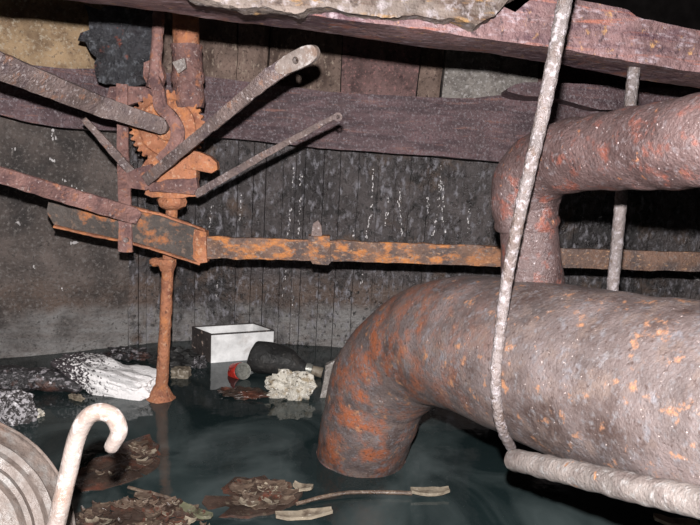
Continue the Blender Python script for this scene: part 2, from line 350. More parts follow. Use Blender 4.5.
# tarred planks stand side by side on the back wall
s = s_join; edges = []
seams = [128, 138, 146, 160, 172, 195, 222, 235, 250, 262, 279, 291, 300, 318, 334, 352, 371, 388, 402, 420, 440, 455, 476, 494, 520, 545, 566, 590, 612, 640, 664, 690]
E = [s_at(x) for x in seams]
while E[-1] < S_[-1]-.15: E.append(E[-1]+random.uniform(.08, .14))
E.append(S_[-1])
for a, b in zip(E, E[1:]):
    g = random.uniform(.0006, .0022) if a < s_at(340) else random.uniform(.0003, .001); ou = random.uniform(-.004, .006); bm = bmesh.new()
    zt = 1.0
    nzv = 7; fr = []
    for j in range(nzv+1):
        z = -.12+(zt+.12)*j/nzv; row = []
        for (ss, oo) in ((a+g, -.026), (a+g, ou), ((a+b)/2, ou+.002), (b-g, ou), (b-g, -.026)):
            q = wp(ss, z, oo); row.append(bm.verts.new(q+(nv(q, 5, .004) if oo > -.02 else Vector())))
        fr.append(row)
    for r0, r1 in zip(fr, fr[1:]):
        for k in range(4): bm.faces.new((r0[k], r0[k+1], r1[k+1], r1[k]))
    bm.faces.new(fr[-1]); bm.faces.new(fr[0])
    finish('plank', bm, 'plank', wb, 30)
# masonry above the beam
def block(x0, x1, m, par, z0=.98, out=.0, z1=TOP-.005):
    a, b = s_at(x0), s_at(x1); wallseg('block', a+.003, b-.003, z0, z1, out, .05, m, par, ns=5, nz_=5, amp=.01)
block(-40, 108, 'block1', wl, .99, .05)
block(108, 232, 'block4', wb, .99, .006)
block(232, 262, 'block4', wb, .99, .02); block(262, 330, 'block4', wb, .99, .004)
block(330, 404, 'block2', wb, .99, .018); block(404, 426, 'block4', wb, .99, .0); block(426, 516, 'block3', wb, .99, .022)
block(516, 640, 'block2', wb, .99, 0); block(640, 760, 'block4', wb, .99, .01)
# lime trickles on the tarred planks
def streak(pts, par=wb, n=34, spread=.003, sz=.0022):
    bm = bmesh.new()
    w3 = []
    for x, y in pts: w3.append((s_at(x, y), z_at(x, y)))
    for k in range(n):
        t = random.random()*(len(w3)-1); i = min(int(t), len(w3)-2); t -= i
        s = w3[i][0]+(w3[i+1][0]-w3[i][0])*t+random.gauss(0, spread); z = w3[i][1]+(w3[i+1][1]-w3[i][1])*t
        r = sz*random.uniform(.5, 1.3); blob(wp(s, z, .006), (r, r*.8, r*random.uniform(1, 2.6)), sub=1, amp=.3, bm=bm)
    tag(finish('lime_glint_streak', bm, 'lime', par), 'pale lime dribble on dark plank, painted glint dots on left wall', kind='stuff')
for st, n in [([(294, 168), (292, 195), (287, 235)], 22), ([(301, 168), (300, 200), (299, 235)], 26), ([(373, 168), (372, 205), (366, 238)], 40), ([(389, 192), (386, 215), (384, 228)], 18),
          ([(400, 188), (399, 205), (402, 235)], 34), ([(441, 165), (439, 205), (432, 238)], 34), ([(443, 180), (442, 215), (445, 232)], 26), ([(428, 196), (427, 214)], 12), ([(469, 208), (467, 235)], 12), ([(352, 228), (353, 236)], 6),
          ([(242, 190), (240, 220)], 10), ([(213, 205), (209, 228)], 14), ([(218, 280), (217, 300)], 9), ([(285, 270), (283, 296)], 8), ([(362, 268), (362, 285)], 6), ([(292, 290), (292, 335)], 7),
          ([(580, 217), (592, 219), (604, 216)], 16), ([(592, 222), (591, 242)], 9), ([(658, 215), (659, 235)], 12), ([(693, 276), (699, 280)], 12)]:
    streak(st, n=n)
for st, n in [([(52, 128), (54, 140)], 12), ([(14, 148), (16, 150)], 4), ([(50, 158), (55, 162)], 6), ([(70, 243), (78, 242)], 14), ([(18, 90), (22, 94)], 2), ([(34, 265), (36, 268)], 3), ([(62, 288), (63, 290)], 2), ([(6, 215), (20, 225)], 4), ([(60, 178), (90, 196)], 6)]:
    streak(st, wl, n, .004, .0028)  # left-wall dots model specular sparkle as pale blobs
wallseg('ledge', s_at(10), S_[-1], TOP, TOP+.03, .0, .12, 'dark', wb, ns=30, nz_=1)
bm = boxm((-2.6, -1.2, 2.3), (6.2, 0, 0), (0, 6, 0), (0, 0, .1)); tag(finish('ceiling', bm, 'dark'), kind='structure')
bm = boxm((-2.8, 4.2, -.3), (6.4, 0, 0), (0, .1, 0), (0, 0, 2.6)); tag(finish('wall_far', bm, 'dark'), kind='structure')
bm = bmesh.new()
# water fills the pit up to the walls
ring = [Vector((p.x, p.y+.03, 0)) for p in foot]+[Vector((foot[-1].x, -.6, 0)), Vector((foot[0].x, -.6, 0))]
f = bm.faces.new([bm.verts.new(p) for p in ring]); bmesh.ops.triangulate(bm, faces=[f])
tag(finish('water_surface', bm, 'water'), kind='structure')

# ------------------------------------------------------------------ timber beams
def pxbeam(name, top, bot, Yf, th, m, n=60, rows=6, amp=.006, ns=12, under=None, parent=None, jag=None, seed=0, x0=None, x1=None):
    """beam whose front face runs between two traced edges at world depth Yf(px)"""
    def itp(tr, x):
        for (xa, ya), (xb, yb) in zip(tr, tr[1:]):
            if xb >= x: break
        return ya+(yb-ya)*(x-xa)/(xb-xa)
    x0 = x0 if x0 is not None else max(top[0][0], bot[0][0]); x1 = x1 if x1 is not None else min(top[-1][0], bot[-1][0]); bm = bmesh.new(); G = []
    for i in range(n+1):
        x = x0+(x1-x0)*i/n; Y = Yf(x); yt, yb = itp(top, x), itp(bot, x)
        a, b = P(x, yt, Y), P(x, yb, Y)
        col = []
        for j in range(rows+1): 
            t = j/rows; p = a.lerp(b, t); col.append(p)
        back = Vector((0, th, 0))
        lp = col+[col[-1]+back*.33, col[-1]+back*.66, col[-1]+back, a.lerp(b, .5)+back, a+back, a+back*.5]
        c_ = (a+b)/2+back*.5
        vsx = []
        for q, p in enumerate(lp):
            p2 = p+nv(Vector((p.x*.35, p.y, p.z)), ns, amp, seed)+nv(p, ns*3.3, amp*.35, seed)
            vsx.append(bm.verts.new(p2))
        G.append(vsx)
    k = len(G[0])
    for a, b in zip(G, G[1:]):
        for q in range(k): bm.faces.new((a[q], a[(q+1) % k], b[(q+1) % k], b[q]))
    bm.faces.new(G[0]); bm.faces.new(G[-1])
    if parent is not None: return finish(name, bm, m, parent, 45)
    return bm
def Yback(x): 
    p = wp(s_at(min(max(x, -55), 755), 120), 0); return p.y-.2
bm = pxbeam('b', [(-60, 55), (0, 62), (45, 67), (180, 74), (235, 80), (330, 91), (430, 98), (470, 99), (510, 93), (760, 96)], [(-60, 103), (0, 115), (60, 128), (180, 134), (330, 148), (490, 161), (760, 184)], Yback, .15, 'wood', n=80)
bb = solo('timber_beam', 'long dark purplish-brown wet timber beam across the back wall behind the rusty gear', 'beam', bm, 'wood')
bm = pxbeam('b', [(508, 89), (520, 83), (560, 82), (640, 88), (760, 92)], [(508, 92), (520, 96), (560, 99), (600, 109), (760, 110)], lambda x: Yback(x)-.17, .13, 'wood', n=30, rows=3)
solo('timber_board', 'short dark board on top of the back beam right of hanging rod', 'board', bm, 'wood')
YF = lambda x: 1.16+.0005*x
fb = thing('ceiling_beam', 'thick weathered mauve-grey overhead timber beam nearest the camera, split along its face', 'beam', P(350, 35, YF(350)+.1))
pxbeam('beam_body', [(-420, -118), (-80, -75), (300, -30), (500, 4), (515, 12), (530, -2), (565, -2), (600, 3), (628, 9), (640, 18), (700, 31), (800, 45)], [(-420, -84), (-80, -37), (60, -18), (200, 0), (350, 20), (520, 43), (620, 59), (700, 73), (800, 89)], YF, .2, 'wood2', n=150, rows=6, amp=.006, ns=9, parent=fb)
o = pxbeam('split_slab', [(185, -40), (520, -40), (530, -40)], [(185, -2), (215, 3), (240, 9), (262, 8), (300, 14), (308, 9), (330, 9), (345, 14), (398, 17), (420, 16), (440, 21), (455, 19), (476, 27), (484, 20), (492, 17), (500, 8), (512, -2), (530, -10)], lambda x: YF(x)-.045, .04, 'wood3', n=160, rows=4, amp=.007, ns=30, parent=fb, seed=3)
o['label'] = 'paler ochre-grey split slab above a jagged crack'

# ------------------------------------------------------------------ big pipe with elbow
bp = thing('large_pipe', 'large rusty pipe bending down at left into the dark water', 'pipe', W(362, 455))
ax = AX = [W(361, 455)+Vector((-.004, 0, -.12)), W(361, 455), P(370, 418, 1.765), P(385, 378, 1.73), P(420, 349, 1.64), P(462, 343, 1.49), P(520, 357, 1.32), P(600, 379, 1.15), P(700, 405, .99), P(860, 446, .80), P(1150, 520, .6)]
rr = [.126, .126, .13, .139, .146, .152, .156, .158, .16, .16, .16]
ax.append(ax[-1]+(ax[-1]-ax[-2])*1.2); rr.append(.16); bm = tube(ax, rr, 56, 14, amp=.0035, ns=22)
finish('pipe_body', bm, 'pipe', bp)
bm = lathe(W(361, 455)+Vector((0, 0, -.012)), (.0, 0, 1), [(.12, 0), (.128, 0), (.129, .008), (.128, .014), (.12, .014)], 48, amp=.002)
tag(finish('pipe_lip', bm, 'rustpink', bp), 'orange-rusted rim at the waterline')
ax2 = [P(1000, 92, .7)*2-P(700, 141, .99), P(1000, 92, .7), P(860, 115, .80), P(780, 128, .89), P(700, 141, .99), P(640, 148, 1.10), P(590, 153, 1.21), P(552, 161, 1.30), P(531, 178, 1.345), P(525, 200, 1.36), P(527, 220, 1.36)]
bm = tube(ax2, [.067, .067, .067, .067, .067, .066, .066, .067, .069, .067, .063], 44, 14, amp=.004, ns=28); o = finish('branch_pipe', bm, 'pipe2', bp); o['label'] = 'thinner maroon rusty branch pipe above, turning down into the large one'
b0, b1 = P(527, 214, 1.36), P(533, 285, 1.36)
bm = tube([b0, b0.lerp(b1, .5), b1, b1+(b1-b0)*.35], [.056, .058, .063, .07], 36, 8, amp=.0025, ns=26); finish('down_pipe', bm, 'pipe2', bp)
bm = lathe(P(527, 224, 1.36), (b0-b1), [(.05, -.01), (.061, -.008), (.064, 0), (.063, .01), (.05, .012)], 36, amp=.002); finish('collar', bm, 'pipe2', bp)

# ------------------------------------------------------------------ hangers
AXF, RRF = catmull(AX, [(r,) for r in rr], 10)
def hug(px, py, r_obj, slack=.0):
    """point on the pixel's ray that lies r_obj outside the large pipe's near side"""
    best = None; Y = .6
    while Y < 1.75:
        p = P(px, py, Y); d = min((p-q).length-R_[0] for q, R_ in zip(AXF, RRF))
        if best is None or d < best[0]: best = (d, Y)
        if d <= r_obj+slack: return p
        Y += .004
    return P(px, py, best[1])
T_ = hug(498, 350, .011, .004); Yr = lambda t: 1.13+(T_.y-1.13)*t
pts = [P(565, 0, Yr(0)), P(545, 103, Yr(.3)), P(524, 195, Yr(.56)), P(507, 280, Yr(.8)), T_]
pts = [pts[0]+(pts[0]-pts[1])*k for k in (4.2, 2, .8)]+pts+[hug(x, y, .011, .004) for x, y in [(496, 372), (496, 394), (499, 418), (504, 434), (511, 447)]]
bm = tube(pts, [.0122]*4+[.0118, .011, .0104, .0098]+[.0096]*5, 14, 22, twist=230, amp=.0008, ns=70)
solo('hanger_rod', 'long pale grey ribbed iron rod hanging in front of both pipes', 'rod', bm, 'rod')
pts = [P(637, 45, 1.56), P(633, 78, 1.56), P(622, 190, 1.54), P(612, 292, 1.52), P(604, 350, 1.5)]
bm = tube(pts, .0135, 14, 26, twist=230, amp=.0008, ns=70)
solo('hanger_rod', 'shorter iron rod hanging behind both pipes, seen between them', 'rod', bm, 'rod')
pts = [hug(514, 460, .021, .003), hug(560, 470, .021, .003), hug(610, 482, .021, .003), hug(660, 494, .021, .003), hug(705, 504, .021, .003)]
print('BAR', [tuple(round(c, 3) for c in p) for p in pts])
pts.append(pts[-1]*2-pts[-3]); pts.append(pts[-1]*2-pts[-2])
bm = lathe(pts[0], (pts[0]-pts[1]), [(0, .012), (.012, .01), (.0205, 0), (.0205, -.01)], 20, amp=.001)
merge(bm, tube(pts, [.0205]*7, 20, 14, amp=.0022, ns=45, caps=False))
solo('round_bar', 'thick pinkish-grey rusted round bar along the underside of the large pipe', 'bar', bm, 'barpink')

# ------------------------------------------------------------------ sluice gear on its spindle
YG = 2.15
gr = thing('sluice_gear', 'orange-rusted toothed gear on an upright spindle with long iron levers', 'gear', W(161, 399))
B = W(161, 398)
# spindle
rod_pts = [Vector((B.x, B.y, -.1)), B, P(165, 330, YG-.005), P(168, 266, YG), P(172, 205, YG)]
finish('spindle', tube(rod_pts, [.021, .021, .019, .019, .019], 18, 14, amp=.0025, ns=40), 'rust', gr)
finish('foot_collar', lathe(B+Vector((0, 0, -.01)), (0, 0, 1), [(0, -.02), (.05, -.02), (.05, .008), (.038, .018), (.026, .05), (.018, .06), (0, .06)], 22, amp=.004), 'rust', gr)
c = P(172, 203, YG)
finish('nut', lathe(c, (0, .0, 1), [(0, -.02), (.028, -.02), (.044, -.008), (.048, .006), (.044, .02), (0, .02)], 8, amp=.003), 'rust', gr)
finish('nut', lathe(P(167, 264, YG), (0, 0, 1), [(0, -.022), (.022, -.022), (.03, .0), (.03, .018), (0, .018)], 8, amp=.003), 'rust', gr)
finish('lug', blob(P(155, 262, YG-.01), (.018, .018, .014), amp=.25), 'rust', gr)
# gear wheel facing the camera, teeth round the rim
gc = P(168, 128, YG); gax = Vector((.08, -1, .12)).normalized()
def gear():
    bm = bmesh.new(); nT = 36; u = gax.cross(Vector((0, 0, 1))).normalized(); v = gax.cross(u); R_ = .108; K = nT*4
    prof = [(0, .012, 0), (.35, .014, 0), (.4, .006, 0), (.78, .006, 0), (.82, .014, 0), (.93, .014, 0), (1, .012, 1), (1, -.012, 1), (.93, -.014, 0), (0, -.014, 0)]
    rings = []
    for f_, z, tooth in prof:
        if f_ == 0: rings.append([bm.verts.new(gc+gax*z)]); continue
        rg = []
        for i in range(K):
            t = 2*math.pi*i/K; r = R_*f_*((1.075 if i % 4 in (0, 1) else .98) if tooth else 1)
            p = gc+gax*z+(u*math.cos(t)+v*math.sin(t))*r; rg.append(bm.verts.new(p+nv(p, 40, .002)))
        rings.append(rg)
    for a, b in zip(rings, rings[1:]):
        for i in range(K):
            j = (i+1) % K
            if len(a) == 1: bm.faces.new((a[0], b[j], b[i]))
            elif len(b) == 1: bm.faces.new((a[i], a[j], b[0]))
            else: bm.faces.new((a[i], a[j], b[j], b[i]))
    return bm
finish('gear_wheel', gear(), 'rust', gr, 30)
# bent yoke arm before the wheel
UP = Vector((0, 0, 1)); FY = Vector((0, -1, 0))
finish('yoke', strap([P(x, y, YG-.06+d) for x, y, d in [(154, 78, .0), (159, 92, 0), (161, 106, -.01), (172, 118, -.015), (178, 132, -.015), (174, 148, -.01), (163, 162, 0)]], [.03, .036, .036, .036, .038, .04, .05], .028, FY, n=8, smooth=True), 'rustpink', gr)
finish('yoke_ridge', tube([P(x, y, YG-.082) for x, y in [(163, 92), (165, 104), (175, 115), (183, 130), (179, 147), (168, 160)]], .0055, 8, 8, amp=.001), 'rustpink', gr)
finish('hub_boss', lathe(P(160, 126, YG-.07), (0, -1, 0), [(0, -.02), (.024, -.02), (.024, .008), (.014, .014), (0, .014)], 14, amp=.002), 'iron', gr)
# shafts above
finish('upright_rod', tube([P(159, -12, YG-.03), P(158, 28, YG-.03), P(155, 70, YG-.03), P(153, 88, YG-.03)], [.017, .017, .018, .022], 14, 10, amp=.003), 'rustpink', gr)
finish('lug', plate([P(144, 62, YG-.035), P(158, 58, YG-.035), P(164, 76, YG-.035), P(160, 90, YG-.035), P(150, 88, YG-.035), P(143, 76, YG-.035)], .03, .004, bow=.008), 'rustpink', gr)
finish('shaft_sleeve', lathe(P(188, 78, YG+.04), P(186, 30, YG+.04)-P(188, 78, YG+.04), [(0, -.09), (.046, -.09), (.05, -.06), (.046, -.02), (.052, -.01), (.052, .012), (.047, .02), (.047, .085), (.05, .09), (.05, .1), (0, .1)], 26, amp=.004), 'rustpink', gr)
finish('shaft', tube([P(186, 55, YG+.04), P(186, 30, YG+.04), P(185, -15, YG+.04)], .04, 22, 10, amp=.003), 'rust', gr)
finish('sleeve_patch', plate([P(172, 62, YG-.02), P(184, 58, YG-.02), P(186, 68, YG-.02), P(178, 74, YG-.02)], .02, .003), 'white', gr)
# cast bracket under the wheel
def pl(name, px, Y, th, m, jag=.004, bow=0, parent=gr, seed=0): return finish(name, plate([P(x, y, Y) for x, y in px], th, jag, bow=bow, seed=seed), m, parent, 35)
pl('bracket', [(146, 160), (160, 155), (186, 152), (197, 160), (196, 172), (194, 186), (199, 196), (180, 199), (152, 197), (144, 194), (148, 182), (140, 178), (140, 168)], YG-.055, .05, 'rust', .006, .004)
pl('bracket', [(188, 150), (200, 152), (217, 162), (218, 169), (212, 173), (186, 168)], YG-.075, .04, 'rust', .005, .006, seed=2)
pl('bracket', [(144, 183), (196, 178), (198, 187), (194, 194), (150, 192)], YG-.085, .03, 'rustpink', .005, .006, seed=4)
pl('bracket', [(126, 172), (150, 164), (160, 176), (146, 190), (126, 188)], YG-.085, .03, 'rustpink', .004, .004, seed=5)
0 and pl('pawl_plate', [(182, 90), (198, 96), (201, 112), (196, 120), (188, 106), (178, 100)], YG-.03, .02, 'rust', .004, .003, seed=6)
pl('back_frame', [(110, 87), (128, 86), (158, 88), (158, 97), (142, 101), (128, 106), (106, 97)], YG+.03, .03, 'rustpink', .004, seed=7)
# levers
def lever(pts, wd, th, m, label, ends=None, upv=FY, n=16):
    o = finish('lever', strap([P(*p) for p in pts], wd, th, upv, n=n, amp=.0022), m, gr, 35)
    if label: o['label'] = label
    return o
lever([(-60, 40, 1.45), (0, 66, 1.6), (100, 106, 1.92), (162, 126, 2.04)], [.062, .061, .056, .046], .014, 'iron', 'broad grey-brown lever reaching to the upper left')
lever([(-60, 153, 1.6), (0, 175, 1.72), (132, 215, 2.0), (139, 218, 2.01)], [.042, .042, .05, .036], .012, 'rustpink', 'lower left lever crossing the dark plate')
lever([(146, 180, 2.03), (205, 131, 1.86), (214, 123, 1.84)], [.033, .03, .028], .014, 'iron', None)
lever([(212, 125, 1.84), (255, 89, 1.72), (270, 76, 1.68), (286, 66, 1.655)], [.033, .034, .04, .037], .016, 'iron', 'lever rising to the right with a white flattened eye')
# white eye with its hole
def eye(c, du, dv, L_, wd, hole, th, axn):
    bm = bmesh.new(); n = 28; o_ = []
    for i in range(n):
        t = 2*math.pi*i/n; ct, st = math.cos(t), math.sin(t)
        x = (abs(ct)**.55)*math.copysign(1, ct)*L_; y = (abs(st)**.8)*math.copysign(1, st)*wd*(1-.28*max(0, -ct))
        o_.append((x, y))
    F1, B1, F2, B2 = [], [], [], []
    for i in range(n):
        x, y = o_[i]; t = 2*math.pi*i/n
        p = c+du*x+dv*y; q = c+du*(hole*math.cos(t))+dv*(hole*math.sin(t))
        F1.append(bm.verts.new(p-axn*th/2+nv(p, 60, .001))); B1.append(bm.verts.new(p+axn*th/2)); F2.append(bm.verts.new(q-axn*th/2)); B2.append(bm.verts.new(q+axn*th/2))
    for i in range(n):
        j = (i+1) % n
        bm.faces.new((F1[i], F1[j], F2[j], F2[i])); bm.faces.new((B1[i], B1[j], B2[j], B2[i])); bm.faces.new((F1[i], F1[j], B1[j], B1[i])); bm.faces.new((F2[i], F2[j], B2[j], B2[i]))
    return bm
ea, eb = P(277, 70, 1.665), P(318, 50, 1.61); du = (eb-ea).normalized(); axn = Vector((0, 1, 0)); dv = du.cross(axn).normalized(); axn = du.cross(dv).normalized(); axn = axn if axn.y > 0 else -axn
o = finish('lever_eye', eye(ea.lerp(eb, .5), du, dv, (eb-ea).length/2, .0215, .0085, .016, axn), 'white', gr, 35); o['label'] = 'whitish flattened eye with a round hole'
lever([(196, 194, 2.08), (262, 156, 1.98), (338, 115, 1.85)], [.024, .019, .013], .010, 'iron', 'thin lever rising right with a small ring end')
finish('lever_ring', lathe(P(338, 117, 1.845), (0, -1, 0), [(.006, -.005), (.0115, -.005), (.0115, .005), (.006, .005), (.006, -.005)], 16), 'iron', gr)
lever([(84, 119, 2.0), (112, 150, 2.05), (140, 181, 2.08)], [.016, .024, .026], .01, 'iron', 'short thin lever slanting down to the bracket')

# ------------------------------------------------------------------ long flat iron bar with dark plate and upright strap
ib = thing('flat_bar', 'long horizontal rusty flat bar bolted to a dark curved plate, running right behind the pipes', 'bar', P(205, 248, YG-.03))
YB = 2.1
def Ypl(x): return YB-.0006*(205-x) if x < 205 else YB
outl = [(50, 196), (90, 200), (122, 205), (160, 214), (205, 230), (207, 262), (198, 263), (160, 250), (128, 241), (92, 234), (54, 225), (46, 212)]
bm = plate([P(x, y, Ypl(x)) for x, y in outl], .014, .0025, seed=1); finish('curved_plate', bm, 'darkplate', ib, 35)
bm = strap([P(x, y, Ypl(x)-.006) for x, y in [(54, 226), (92, 235), (128, 242), (160, 251), (200, 264)]], .007, .022, FY, n=10, amp=.002); finish('plate_edge', bm, 'rust', ib)
bm = strap([P(x, y, Ypl(x)-.006) for x, y in [(124, 206), (160, 214), (205, 230)]], .007, .022, FY, n=10, amp=.002); finish('plate_edge', bm, 'rust', ib)
bm = strap([P(205, 247, YB), P(315, 250, YB), P(500, 256, YB+.02), P(705, 262, YB+.05), P(900, 272, YB+.05)], [.068, .066, .062, .062, .062], .02, FY, n=26, amp=.004, ns=24); finish('bar', bm, 'rustbar', ib, 35)
pl('clamp', [(194, 229), (206, 232), (207, 262), (198, 264), (193, 258)], YB-.02, .035, 'rust', .003, .004, ib)
pl('clamp', [(308, 236), (330, 236), (331, 262), (328, 265), (312, 264), (309, 256)], YB-.025, .04, 'rustbar', .003, .004, ib)
pl('bolt_lug', [(311, 238), (313, 224), (318, 220), (321, 226), (322, 238)], YB-.012, .02, 'iron', .002, .003, ib)
us = ib
bm = strap([P(122, 84, YG+.0), P(123, 150, YG-.0), P(125, 205, 2.035), P(125.5, 252, 2.03)], [.034, .036, .038, .042], .01, FY, n=14, amp=.002); finish('upright_strap', bm, 'rustpink', us, 35)
finish('bolt', lathe(P(126, 240, 2.022), (0, -1, 0), [(0, -.01), (.008, -.01), (.008, .004), (0, .004)], 10), 'iron', us)

# charred ragged plate hanging from above
bm = plate([P(x, y, YG+.06) for x, y in [(86, 8), (155, 8), (153, 40), (152, 60), (147, 80), (138, 84), (118, 85), (97, 82), (93, 70), (95, 55), (92, 50), (84, 42), (77, 41), (79, 32), (90, 28)]], .022, .016, seed=9, bow=.006)
solo('ragged_plate', 'ragged charred black iron plate hanging at the top left beside the upright rod', 'plate', bm, 'irondark')

# ------------------------------------------------------------------ wheel and hook at lower left
wc = P(-76, 557, .96); wax = (Vector((0, 0, H+.06))+Vector((.12, 0, 0))-wc).normalized(); k = .96/680/.94
wh = thing('pulley_wheel', 'large beige rusty ridged pulley wheel at the lower left corner', 'wheel', Vector((wc.x, wc.y, 0)))
R0 = 155*k
bm = lathe(wc, wax, [(0, .02), (R0*.3, .02), (R0*.34, -.005), (R0*.6, -.008), (R0*.635, .008), (R0*.67, .009), (R0*.7, -.004), (R0*.76, -.004), (R0*.785, .008), (R0*.83, .01), (R0*.85, -.002), (R0*.93, -.009), (R0*.965, -.014), (R0*.975, -.022), (R0*.99, -.018), (R0, -.024), (R0*1.0, -.05), (R0*.9, -.06), (0, -.06)], 72, amp=.001)
finish('wheel_disc', bm, 'wheel', wh, 50)
bm = tube([wc-wax*.03, wc-wax*.25], .03, 16, 4); finish('axle', bm, 'iron', wh)
hk = [P(44, 575, .84), P(56, 525, .86), P(69, 470, .88), P(77, 437, .89), P(87, 418, .893), P(100, 412, .895), P(113, 417, .896), P(119, 431, .897), P(112, 446, .898)]
bm = tube(hk, [.0125, .0125, .0124, .0124, .0124, .0124, .0124, .012, .0105], 20, 12, amp=.0005)
e = hk[-1]; merge(bm, blob(e, (.0108, .0108, .0108), amp=.02, sub=2))
hd = thing('crank_hook', 'pale rod with a white hooked end in front of the pulley wheel', 'hook', hk[0])
finish('hook', bm, 'white', hd)

# ------------------------------------------------------------------ floating rubbish, back row
A_, B_, C_ = W(211, 363), W(273, 358), W(196, 352)
a = B_-A_; c2 = (C_-A_); c2 = Vector((-a.y, a.x, 0)).normalized()*.12 - a.normalized()*.052
hgt = Vector((0, 0, .128)); t_ = .007; an = a.normalized(); cn = c2.normalized(); A0 = A_+Vector((0, 0, -.012))
bx = thing('open_box', 'open-topped white enamel box standing in the water against the back wall', 'box', A_)
o = finish('front_panel', boxm(A0, a, cn*t_, hgt, cuts=2, amp=.001), 'tin', bx)
o = finish('back_panel', boxm(A0+c2-cn*t_, a, cn*t_, hgt+Vector((0, 0, 0)), cuts=2, amp=.001), 'tin', bx)
o = finish('side_panel', boxm(A0-an*.0015+cn*.001, an*t_, c2-cn*.001, hgt-Vector((0, 0, .001)), cuts=2, amp=.0005), 'tindirty', bx); o['label'] = 'side dark with grime'
finish('side_panel', boxm(A0+cn*t_+a-an*t_, an*t_, c2-cn*t_*2, hgt, cuts=2, amp=.001), 'tin', bx)
finish('bottom_panel', boxm(A0+cn*t_, a, c2-cn*t_*2, (0, 0, t_)), 'tin', bx)
for (q, d, l) in ((A0, a, 'rim'), (A0+c2, a, 'rim'), (A0, c2, 'rim'), (A0+a, c2, 'rim')):
    finish('rim', tube([q+hgt, q+hgt+d*.5, q+hgt+d], .0035, 8, 3), 'tindirty', bx)
# black bottle
p0, p1 = W(253, 372)+Vector((0, 0, .07)), W(319, 377)+Vector((0, 0, .02))
dr = (p1-p0)
bt = thing('black_bottle', 'black plastic bottle lying in the water before the white box, pale cap to the right', 'bottle', (p0.x, p0.y, 0))
bm = tube([p0-dr*.04, p0, p0+dr*.2, p0+dr*.55, p0+dr*.72, p0+dr*.82], [.04, .058, .062, .052, .03, .018], 26, 8, amp=.012, ns=12); finish('bottle_body', bm, 'black', bt)
finish('neck_glint', lathe(p0+dr*.84, dr, [(0, -.012), (.021, -.012), (.023, 0), (.02, .012), (0, .012)], 20), 'silver', bt)  # silver ring stands in for the sheen highlight on the bottle neck
finish('cap', lathe(p0+dr*.97, dr, [(0, -.02), (.018, -.02), (.02, .02), (0, .022)], 20), 'leafpale', bt)
# red can
cc = W(240, 377)+Vector((0, 0, .022))
cn_ = thing('drink_can', 'small crushed red can with a dull silver end, beside the black bottle', 'can', (cc.x, cc.y, 0)); cax = Vector((.55, -.7, .3)).normalized()
finish('can_body', lathe(cc, cax, [(0, -.05), (.022, -.05), (.031, -.04), (.032, .0), (.031, .012), (.029, .014), (0, .014)], 24, amp=.004, ns=30), 'red', cn_)
finish('can_end', lathe(cc, cax, [(0, .018), (.02, .018), (.022, .024), (.031, .026), (.032, .02), (.029, .012)], 24), 'silver', cn_)
def lump(name, label, cat, px, py, size, m, rot=0, box=0, amp=.2, seed=0, tilt=0, ns=3, sub=4, z=0, group=None):
    c = W(px, py); return solo(name, label, cat, blob(Vector((c.x, c.y, z+size[2]*.35)), size, rot, amp, ns, sub, box, seed, tilt), m, group)
lump('foam_chunk', 'rough cream-white foam chunk floating in front of the black bottle', 'foam', 290, 394, (.072, .05, .058), 'foam', amp=.55, seed=3, box=.4, ns=2.2)
lump('pale_stone', 'small pale rusty-edged block just right of the spindle foot', 'stone', 181, 376, (.034, .03, .024), 'leafpale', box=.6, seed=5)
o = solo('pale_board', 'pale grey board leaning in the water just behind the large pipe elbow', 'board', boxm(W(319, 398)+Vector((0, 0, -.02)), Vector((.02, .02, .13)), Vector((.10, .03, .07)), Vector((.0, .03, .0)), cuts=4, amp=.006, ns=25), 'block3')
lump('black_sack', 'low black mound of wet sacking left of the white box', 'sack', 175, 364, (.085, .045, .045), 'black', amp=.4, seed=7, rot=.1)
lump('rubble_lump', 'small speckled dark rubble lump touching the left side of the white box', 'stone', 199, 367, (.026, .022, .03), 'log', seed=8, amp=.5)
lump('rubble_heap', 'speckled grey rubble heap at the foot of the wall behind the foam slab', 'rubble', 129, 357, (.08, .045, .028), 'log', amp=.6, seed=9)
lump('driftwood', 'brown waterlogged wood scrap under the black bottle', 'wood', 244, 395, (.078, .04, .016), 'mud', amp=.5, seed=10, rot=-.1)
# foam slab, log, lumps at the left
fa, fbp = W(62, 391), W(146, 395)
sl = blob(fa.lerp(fbp, .5)+Vector((0, .04, .04)), (.17, .065, .05), rot=-.22, amp=.28, ns=1.6, sub=5, box=.7, seed=11, tilt=.15)
solo('foam_slab', 'long white foam slab floating left of the spindle, sooty speckled at its left end', 'foam', sl, 'foamgrad')
lg = tube([W(-40, 389)+Vector((0, 0, .03)), W(10, 389)+Vector((0, 0, .035)), W(55, 390)+Vector((0, 0, .03)), W(80, 393)+Vector((0, 0, .012))], [.05, .046, .036, .014], 20, 10, amp=.012, ns=16)
solo('driftwood_log', 'black white-speckled log floating at the left edge behind the foam lump', 'log', lg, 'log')
lump('foam_lump', 'black-and-white speckled foam lump at the left edge above the wheel', 'foam', 10, 419, (.075, .05, .06), 'foamdirty', amp=.4, seed=13, box=.3)
lump('foam_crumb', 'small pale crumb floating right of the speckled foam lump', 'foam', 36, 416, (.024, .018, .016), 'foam', amp=.4, seed=14)
lump('wood_chip', 'pale chip of wood under the sooty end of the foam slab', 'wood', 76, 399, (.03, .013, .012), 'leafpale', amp=.5, seed=15, rot=-.5)

